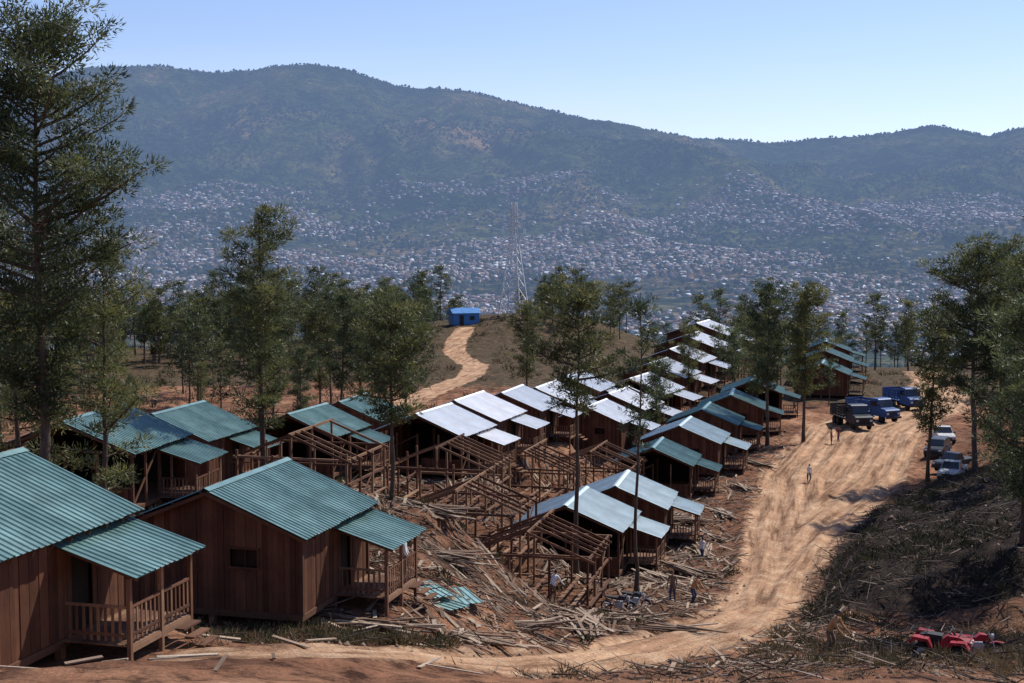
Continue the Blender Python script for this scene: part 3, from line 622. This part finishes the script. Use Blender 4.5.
def moto():
    mb=MB()
    for y in (-.68,.68):
        for k in range(20):
            a=2*math.pi*k/20;b=2*math.pi*(k+1)/20; mb.tube((0,y+.27*math.cos(a),.31+.27*math.sin(a)),(0,y+.27*math.cos(b),.31+.27*math.sin(b)),.045,.045,6,1)
            if k%2==0: mb.beam((0,y,.31),(0,y+.26*math.cos(a),.31+.26*math.sin(a)),.008,.008,2)
        mb.tube((-.06,y,.31),(.06,y,.31),.05,.05,10,2)
    for s in (-1,1):
        mb.tube((s*.08,-.68,.31),(s*.08,-.42,.95),.022,.022,8,2); mb.tube((s*.07,.68,.31),(s*.07,.1,.42),.022,.022,8,5); mb.tube((s*.09,.5,.4),(s*.09,.35,.75),.03,.03,8,2)
        mb.tube((0,-.42,.98),(s*.36,-.3,1.05),.016,.016,8,5)
    mb.prism([(-.38,.72),(-.32,.92),(-.1,.95),(.12,.8),(.1,.7)],-.13,.13,0); mb.prism([(.05,.76),(.12,.84),(.7,.86),(.78,.8),(.2,.72)],-.12,.12,5)
    mb.box((0,-.05,.45),(.28,.36,.32),2); mb.tube((0,-.4,.9),(0,-.1,.35),.03,.03,8,5); mb.tube((0,.1,.72),(0,.1,.4),.03,.03,8,5); mb.tube((.14,0,.35),(.16,.85,.42),.04,.05,8,2)
    mb.tube((0,-.5,.86),(0,-.58,.86),.09,.09,12,4); mb.prism([(-.95,.62),(-.68,.68),(-.45,.62),(-.68,.64)],-.06,.06,0)
    return mb
ms=[M['greypaint'],M['tyre'],M['steel'],M['glass'],M['lamp'],M['black']]
mo=moto().mesh('moto',ms); mr=moto().mesh('moto_red',[M['redpaint']]+ms[1:])
for x,y,r,me in ((5.6,73.3,1.2,mo),(6.5,74,1.0,mo),(16.6,49.8,1.5,mr)): obj('motorcycle',me,(x,y,gz(x,y)),r)

# ---------------------------------------------------------------- people
def person(x,y,rz,shirt,pants,pose='stand',s=1):
    import bmesh
    bend={'stand':0,'bend':.55,'walk':.08}[pose]
    hip=Vector((0,0,.93)); sd=Vector((0,-math.sin(bend),math.cos(bend))); ch=hip+sd*.3; nk=hip+sd*.53; hd=nk+Vector((0,-math.sin(bend*.8),math.cos(bend*.8)))*.13
    V=[];E=[];R=[]
    def a(p,r,par=None,r2=None):
        V.append(Vector(p));R.append((r,r2 or r)); 
        if par is not None:E.append((par,len(V)-1))
        return len(V)-1
    h=a(hip,.15,None,.12); w=a(hip+sd*.16,.135,h,.11); c=a(ch,.17,w,.12); n0=a(nk-sd*.04,.1,c,.08); n1=a(nk+(hd-nk)*.35,.055,n0)
    for q in (-1,1):
        st=.22*q if pose=='walk' else .04*q
        t=a(hip+Vector((q*.1,0,-.07)),.1,h); kn=a((q*.12,-.04-st*.5-(.1 if bend>.5 else 0),.5),.068,t); an=a((q*.13,st*.5+(.0),.09),.045,kn); fo=a((q*.14,st*.5-.13,.045),.04,an,.035)
        sh=a(nk+Vector((q*.18,0,-.05)),.065,n0); fw=-.1-(.32 if bend>.5 else 0)
        el=a(V[sh]+Vector((q*.06,fw*.3-.02+st*.3,-.28)),.047,sh); wr=a(V[el]+Vector((q*.0,fw*.6-.05+st*.2,-.24)),.032,el,.028)
        pm=a(V[wr]+Vector((0,-.02,-.075)),.035,wr,.018)
        for k,(ox,ln) in enumerate(((-.03,.065),(-.01,.075),(.01,.072),(.03,.055))):
            f1=a(V[pm]+Vector((ox*.4,ox,-ln*.5)),.009,pm); a(V[f1]+Vector((-q*.015,0,-ln*.55)),.008,f1)
        th=a(V[wr]+Vector((-q*.012,-.045,-.05)),.01,wr); a(V[th]+Vector((-q*.01,-.02,-.03)),.009,th)
    me=bpy.data.meshes.new('b'); me.from_pydata(V,E,[]); o=bpy.data.objects.new('tmp',me); COL.objects.link(o)
    md=o.modifiers.new('s','SKIN'); md.use_smooth_shade=True
    for i,r in enumerate(R): me.skin_vertices[0].data[i].radius=r
    me.skin_vertices[0].data[0].use_root=True
    o.modifiers.new('u','SUBSURF').levels=1
    dg=bpy.context.evaluated_depsgraph_get(); m2=bpy.data.meshes.new_from_object(o.evaluated_get(dg)); bpy.data.objects.remove(o)
    m2.materials.clear()
    for k in (shirt,pants,M['skin'],M['black']): m2.materials.append(k)
    wrp=[i for i,r in enumerate(R) if r==(.032,.028)]
    for p in m2.polygons:
        z=p.center.z; mi=0
        leg=z<.95 and abs(p.center.x)<.24 and (p.center-hip).length<1.2 and not any((p.center-V[i]).length<.2 for i in wrp)
        if leg and (sd.dot(p.center-hip)<.02 or z<.8): mi=1
        if z<.1: mi=3
        if any((p.center-V[i]).length<.17 and p.center.z<V[i].z+.03 for i in wrp): mi=2
        if sd.dot(p.center-nk)>-.01 and abs(p.center.x)<.07: mi=2
        p.material_index=mi; p.use_smooth=True
    e=bpy.data.objects.new('construction_worker',None); COL.objects.link(e); e.location=(x,y,gz(x,y)); e.rotation_euler=(0,0,rz); e.scale=(s,s,s)
    obj('body',m2,parent=e)
    bm=bmesh.new(); bmesh.ops.create_uvsphere(bm,u_segments=24,v_segments=18,radius=1)
    for v in bm.verts:
        c=v.co; c.x*=.076*(1-.18*max(0,-c.z)); c.y*=.096; c.z*=.118
        if c.y<-.07 and abs(c.x)<.018 and -.035<c.z<.012: c.y-=.022*(1-abs(c.x)/.02)
        if c.y<-.05 and .008<c.z<.03 and .015<abs(c.x)<.045: c.y+=.008
        if c.y<-.06 and abs(c.x)<.03 and -.062<c.z<-.045: c.y-=.005
    mh=bpy.data.meshes.new('head'); bm.to_mesh(mh); bm.free()
    for k in (M['skin'],M['hair'],M['redcloth']): mh.materials.append(k)
    for p in mh.polygons:
        c=p.center; p.use_smooth=True
        p.material_index=1 if (c.z>.055 or (c.y>.01 and c.z>-.05)) else 0
        if c.y<-.08 and abs(c.x)<.025 and -.06<c.z<-.047: p.material_index=2
    ho=obj('head',mh,tuple(hd+Vector((0,-.015,.04))),parent=e); ho.rotation_euler=(bend*.6,0,0)
    fe=MB()
    for q in (-1,1):
        fe.tube((q*.032,-.082,.015),(q*.032,-.09,.015),.012,.008,8,0); fe.prism([(-.01,-.03),(.02,-.02),(.025,.02),(0,.025)],q*.074-.006,q*.074+.006,1)
    obj('eyes_and_ears',fe.mesh('fe',[M['black'],M['skin']]),parent=ho)
person(11.7,51.5,.9,M['tan'],M['khaki'],'bend',1.05); person(12.6,93,2.2,M['whitecloth'],M['jeans'],'walk'); person(8.5,74,-.5,M['khaki'],M['jeans'],'stand')
person(9.8,76,1.0,M['tan'],M['jeans'],'bend'); person(-4.3,56,1.5,M['whitecloth'],M['jeans'],'stand')
person(27,128,.3,M['whitecloth'],M['jeans'],'walk'); person(33.5,148,1.3,M['khaki'],M['jeans'],'stand'); person(34.4,148.6,-1.3,M['redcloth'],M['jeans'],'stand'); person(2.0,70,2.5,M['whitecloth'],M['khaki'],'bend')

# ---------------------------------------------------------------- lumber, debris, vegetation
random.seed(11); mb=MB(); hs=H+FR; pl=[]
for i in range(9000):
    if random.random()<.7:
        h=random.choice(hs[:2]+hs[18:23]*2+FR*2+hs[2:12]); x=h[0]+random.gauss(0,5.8); y=h[1]+random.gauss(0,5.8)
    else: x=random.uniform(-9,15); y=random.uniform(44,120)
    l=random.uniform(.2,1.7)*(2.0 if random.random()<.1 else 1); a=random.uniform(0,3.14); pl.append((x,y,l,a))
pl=np.array(pl); k=polydist(pl[:,0],pl[:,1],ROADC,ROADW)>.4
for h in hs: k&=np.hypot(pl[:,0]-h[0],pl[:,1]-h[1])>4.2
pl=pl[k]; dx=np.cos(pl[:,3])*pl[:,2]/2; dy=np.sin(pl[:,3])*pl[:,2]/2
za=-groundD(pl[:,0]-dx,pl[:,1]-dy); zb=-groundD(pl[:,0]+dx,pl[:,1]+dy)
for i,(x,y,l,a) in enumerate(pl):
    mb.beam((x-dx[i],y-dy[i],za[i]+random.uniform(.02,.14)),(x+dx[i],y+dy[i],zb[i]+random.uniform(.02,.35)),random.uniform(.04,.16),.03,0,random.random()**1.4)
obj('lumber_scraps',mb.mesh('lumber_scraps',[M['lumber']]))
def stack(x,y,rz,n,l,rough=.3,w=.13):
    random.seed(int(x*7+y)); mb=MB()
    for i in range(n):
        lay=i//6; k=i%6; a=random.gauss(0,.04+rough*.3); c=Vector((k*w*1.25-.5+random.gauss(0,rough*.4),random.gauss(0,rough),.08+lay*.09)); d=Vector((math.sin(a),math.cos(a),random.gauss(0,.03)))*l/2*random.uniform(.6,1.05)
        mb.beam(c-d,c+d,w*random.uniform(.6,1.2),.05,0,random.random())
    obj('lumber_stack',mb.mesh('stack',[M['lumber']]),(x,y,gz(x,y)),rz)
for a in ((-4.5,47.5,1.2,16,3.6,.6),(-1.5,50,.9,16,4.2,.8),(.5,56,1.9,16,3.6,.7),(-6.5,58,.5,18,4,.5),(-3,64,1.1,22,4.5,.6),(6,68,1.6,16,4,.6),(9.0,83,.3,22,4.5,.5),(11.0,87,.6,22,4.2,.5),(13.2,97,.1,24,4.5,.4),(14.5,104,.4,20,4.5,.4),(17,112,.2,20,4,.4),(20.5,124,.3,20,4,.4),(-4,71,.9,20,5,.6),(12,50,1.5,10,3,.8),(-13,63,.4,20,4,.5),(-8,66,1.3,20,4.5,.5),(24,136,.5,20,4,.4),(2,65,.8,18,4.4,.8),(7.5,62,1.2,10,3.5,.9),(-7,73,.2,22,4.5,.6),(13.5,109,1.4,20,4,.6),(10.5,92.5,1.7,18,3.6,.7),(3.5,60,.2,14,4,.8)):
    stack(*a)
mb=MB()
for (x,y,r,l) in ((-3.0,53.4,.5,2.4),(-2.0,54.0,.35,2.4),(-2.3,52.6,.75,2.0)):
    R=Matrix.Rotation(r,3,'Z'); o=Vector((x,y,gz(x,y)+.22)); sheet(mb,o,R@Vector((1,0,0)),R@Vector((0,1,.02)),.96,l)
obj('roof_sheets_on_ground',mb.mesh('sheets',[M['sheetp']]))
n=4200; ico=np.array([(1,0,0),(0,1,0),(-1,0,0),(0,-1,0),(0,0,1),(0,0,-1)],float)
sx=RNG.uniform(-22,34,n); sy=38+RNG.random(n)**1.3*90; r=RNG.uniform(.03,.15,n)*(1+1.2*(RNG.random(n)<.06)); k=(polydist(sx,sy,ROADC,ROADW)>-.5)|(r<.06); sx,sy,r=sx[k],sy[k],r[k]; n=len(sx); sz=-groundD(sx,sy)
P=ico[None]*r[:,None,None]*RNG.uniform(.5,1.3,(n,6,3)); P[...,0]+=sx[:,None];P[...,1]+=sy[:,None];P[...,2]+=sz[:,None]
obj('rubble_stones',npmesh('rubble_stones',P.reshape(-1,3),(np.arange(n)[:,None,None]*6+of[None]).reshape(-1,3),[M['stone']],tn=np.repeat(RNG.random(n)*.7,8)))
n1_=7500;n2_=7000
sx=np.concatenate([RNG.uniform(12,42,n1_),RNG.uniform(-26,22,n2_)]); sy=np.concatenate([RNG.uniform(44,122,n1_),RNG.uniform(36,125,n2_)])
rxx=np.interp(sy,RXY,RXX); k=np.concatenate([(sx[:n1_]>rxx[:n1_]+2.6),RNG.random(n2_)<.8]) 
k&=polydist(sx,sy,ROADC,ROADW)>.5; sx,sy=sx[k],sy[k]; n=len(sx)
a=RNG.uniform(0,6.28,n); l=RNG.uniform(.3,1.5,n); ex,ey=sx+np.cos(a)*l,sy+np.sin(a)*l; z0=-groundD(sx,sy)+RNG.uniform(0,.25,n); z1=-groundD(ex,ey)+RNG.uniform(0,.6,n)*l; w=RNG.uniform(.012,.04,n)
p=np.stack([-np.sin(a),np.cos(a),np.zeros(n)],1)*w[:,None]; A=np.stack([sx,sy,z0],1);B=np.stack([ex,ey,z1],1); up=np.array([0,0,1])*w[:,None]*1.5
V=np.stack([A-p,A+p,A+up,B-p*.4,B+p*.4,B+up*.4],1).reshape(-1,3); tf=np.array([(0,1,4),(0,4,3),(1,2,5),(1,5,4),(2,0,3),(2,3,5)])
obj('cut_branches',npmesh('cut_branches',V,(np.arange(n)[:,None,None]*6+tf[None]).reshape(-1,3),[M['deadwood']],tn=np.repeat(RNG.random(n)**1.6,6)))
def brush(name,n,x0,x1,y0,y1,K,cr,bl,bw,mat,tl,th,cond=None,seed=0,thr=-.02):
    rng=np.random.default_rng(seed); x=rng.uniform(x0,x1,n); y=rng.uniform(y0,y1,n); k=(polydist(x,y,ROADC,ROADW)>.5)&(fbm(x/4,y/4,3,300+seed)>thr)&(polydist(x,y,TRK)>2.6)
    for h in H: k&=np.hypot(x-h[0],y-h[1])>4.0
    if cond: k&=cond(x,y)
    x,y=x[k],y[k]; C=np.stack([x,y,-groundD(x,y)+cr*.3],1); V,F=blades(rng,C,np.tile([[0,0,.6]],(len(C),1)),K,cr,bl,bw,.7)
    t=np.clip(np.repeat(rng.uniform(tl,th,len(C)),K)+rng.normal(0,.08,len(F)),0,1)
    obj(name,npmesh(name,V,F,[mat],tn=t))
brush('undergrowth',420,-16,2,36,47,45,.36,.3,.022,M['dry'],.2,1,seed=1)
brush('undergrowth',360,9,22,42,60,45,.4,.36,.022,M['dry'],.3,1,seed=2)
brush('undergrowth',1300,14,42,60,118,40,.45,.4,.03,M['dry'],0,.35,lambda x,y:x>np.interp(y,RXY,RXX)+3.2,seed=3)
brush('undergrowth',900,-50,-6,56,130,40,.5,.45,.03,M['dry'],0,.7,seed=4)
brush('undergrowth',1700,-90,60,130,300,30,.8,.7,.06,M['dry'],0,.7,lambda x,y:(x<-4)|(y>190)|(x>52),seed=5)
brush('dry_grass',1500,-14,24,36,100,22,.25,.22,.014,M['dry'],.4,1,seed=6)
brush('leafy_shrub',130,-12,-1,41,46.5,120,.4,.14,.035,M['dry'],.3,.8,seed=7,thr=-.2)
brush('leafy_shrub',240,-6,14,52,115,120,.4,.16,.04,M['dry'],.05,.7,seed=8,thr=-.02)

# ---------------------------------------------------------------- camera, light, sky
cam=bpy.data.cameras.new('camera'); cam.lens=50; cam.sensor_width=36; cam.clip_start=.1; cam.clip_end=40000
co=bpy.data.objects.new('camera',cam); COL.objects.link(co); co.location=(0,0,0); co.rotation_euler=(math.radians(90-4.46),0,0); scene.camera=co
az=math.radians(48); el=math.radians(50); sdv=Vector((math.sin(az)*math.cos(el),math.cos(az)*math.cos(el),math.sin(el)))
sun=bpy.data.lights.new('sun','SUN'); sun.energy=5; sun.angle=math.radians(.5); sun.color=(1,.96,.89)
so=bpy.data.objects.new('sun',sun); COL.objects.link(so); so.rotation_euler=sdv.to_track_quat('Z','Y').to_euler()
w=bpy.data.worlds.new('World'); scene.world=w; w.use_nodes=True; nt=w.node_tree; bg=nt.nodes['Background']
sky=nt.nodes.new('ShaderNodeTexSky'); sky.sky_type='NISHITA'; sky.sun_disc=False; sky.sun_elevation=el; sky.sun_rotation=az; sky.altitude=1200; sky.air_density=1.0; sky.dust_density=.5; sky.ozone_density=2.0
tc=nt.nodes.new('ShaderNodeTexCoord').outputs['Generated']; sp=nt.nodes.new('ShaderNodeSeparateXYZ'); nt.links.new(tc,sp.inputs[0])
cn=noise(nt,3.2,7,.6,coord=tc,sc=(1,1,7)); cm=math_(nt,'MULTIPLY',ramp(nt,cn,[(.42,(0,0,0)),(.64,(1,1,1))]),ramp(nt,sp.outputs[2],[(.0,(1,1,1)),(.13,(0,0,0))]))
cm=math_(nt,'MULTIPLY',cm,.75)
sk=mixc(nt,1,sky.outputs[0],(1.02,.97,1.12),'MULTIPLY')
nt.links.new(mixc(nt,cm,sk,(6.2,6.6,7.2)),bg.inputs[0]); bg.inputs[1].default_value=.13
scene.view_settings.view_transform='Standard'; scene.view_settings.look='None'; scene.view_settings.exposure=0
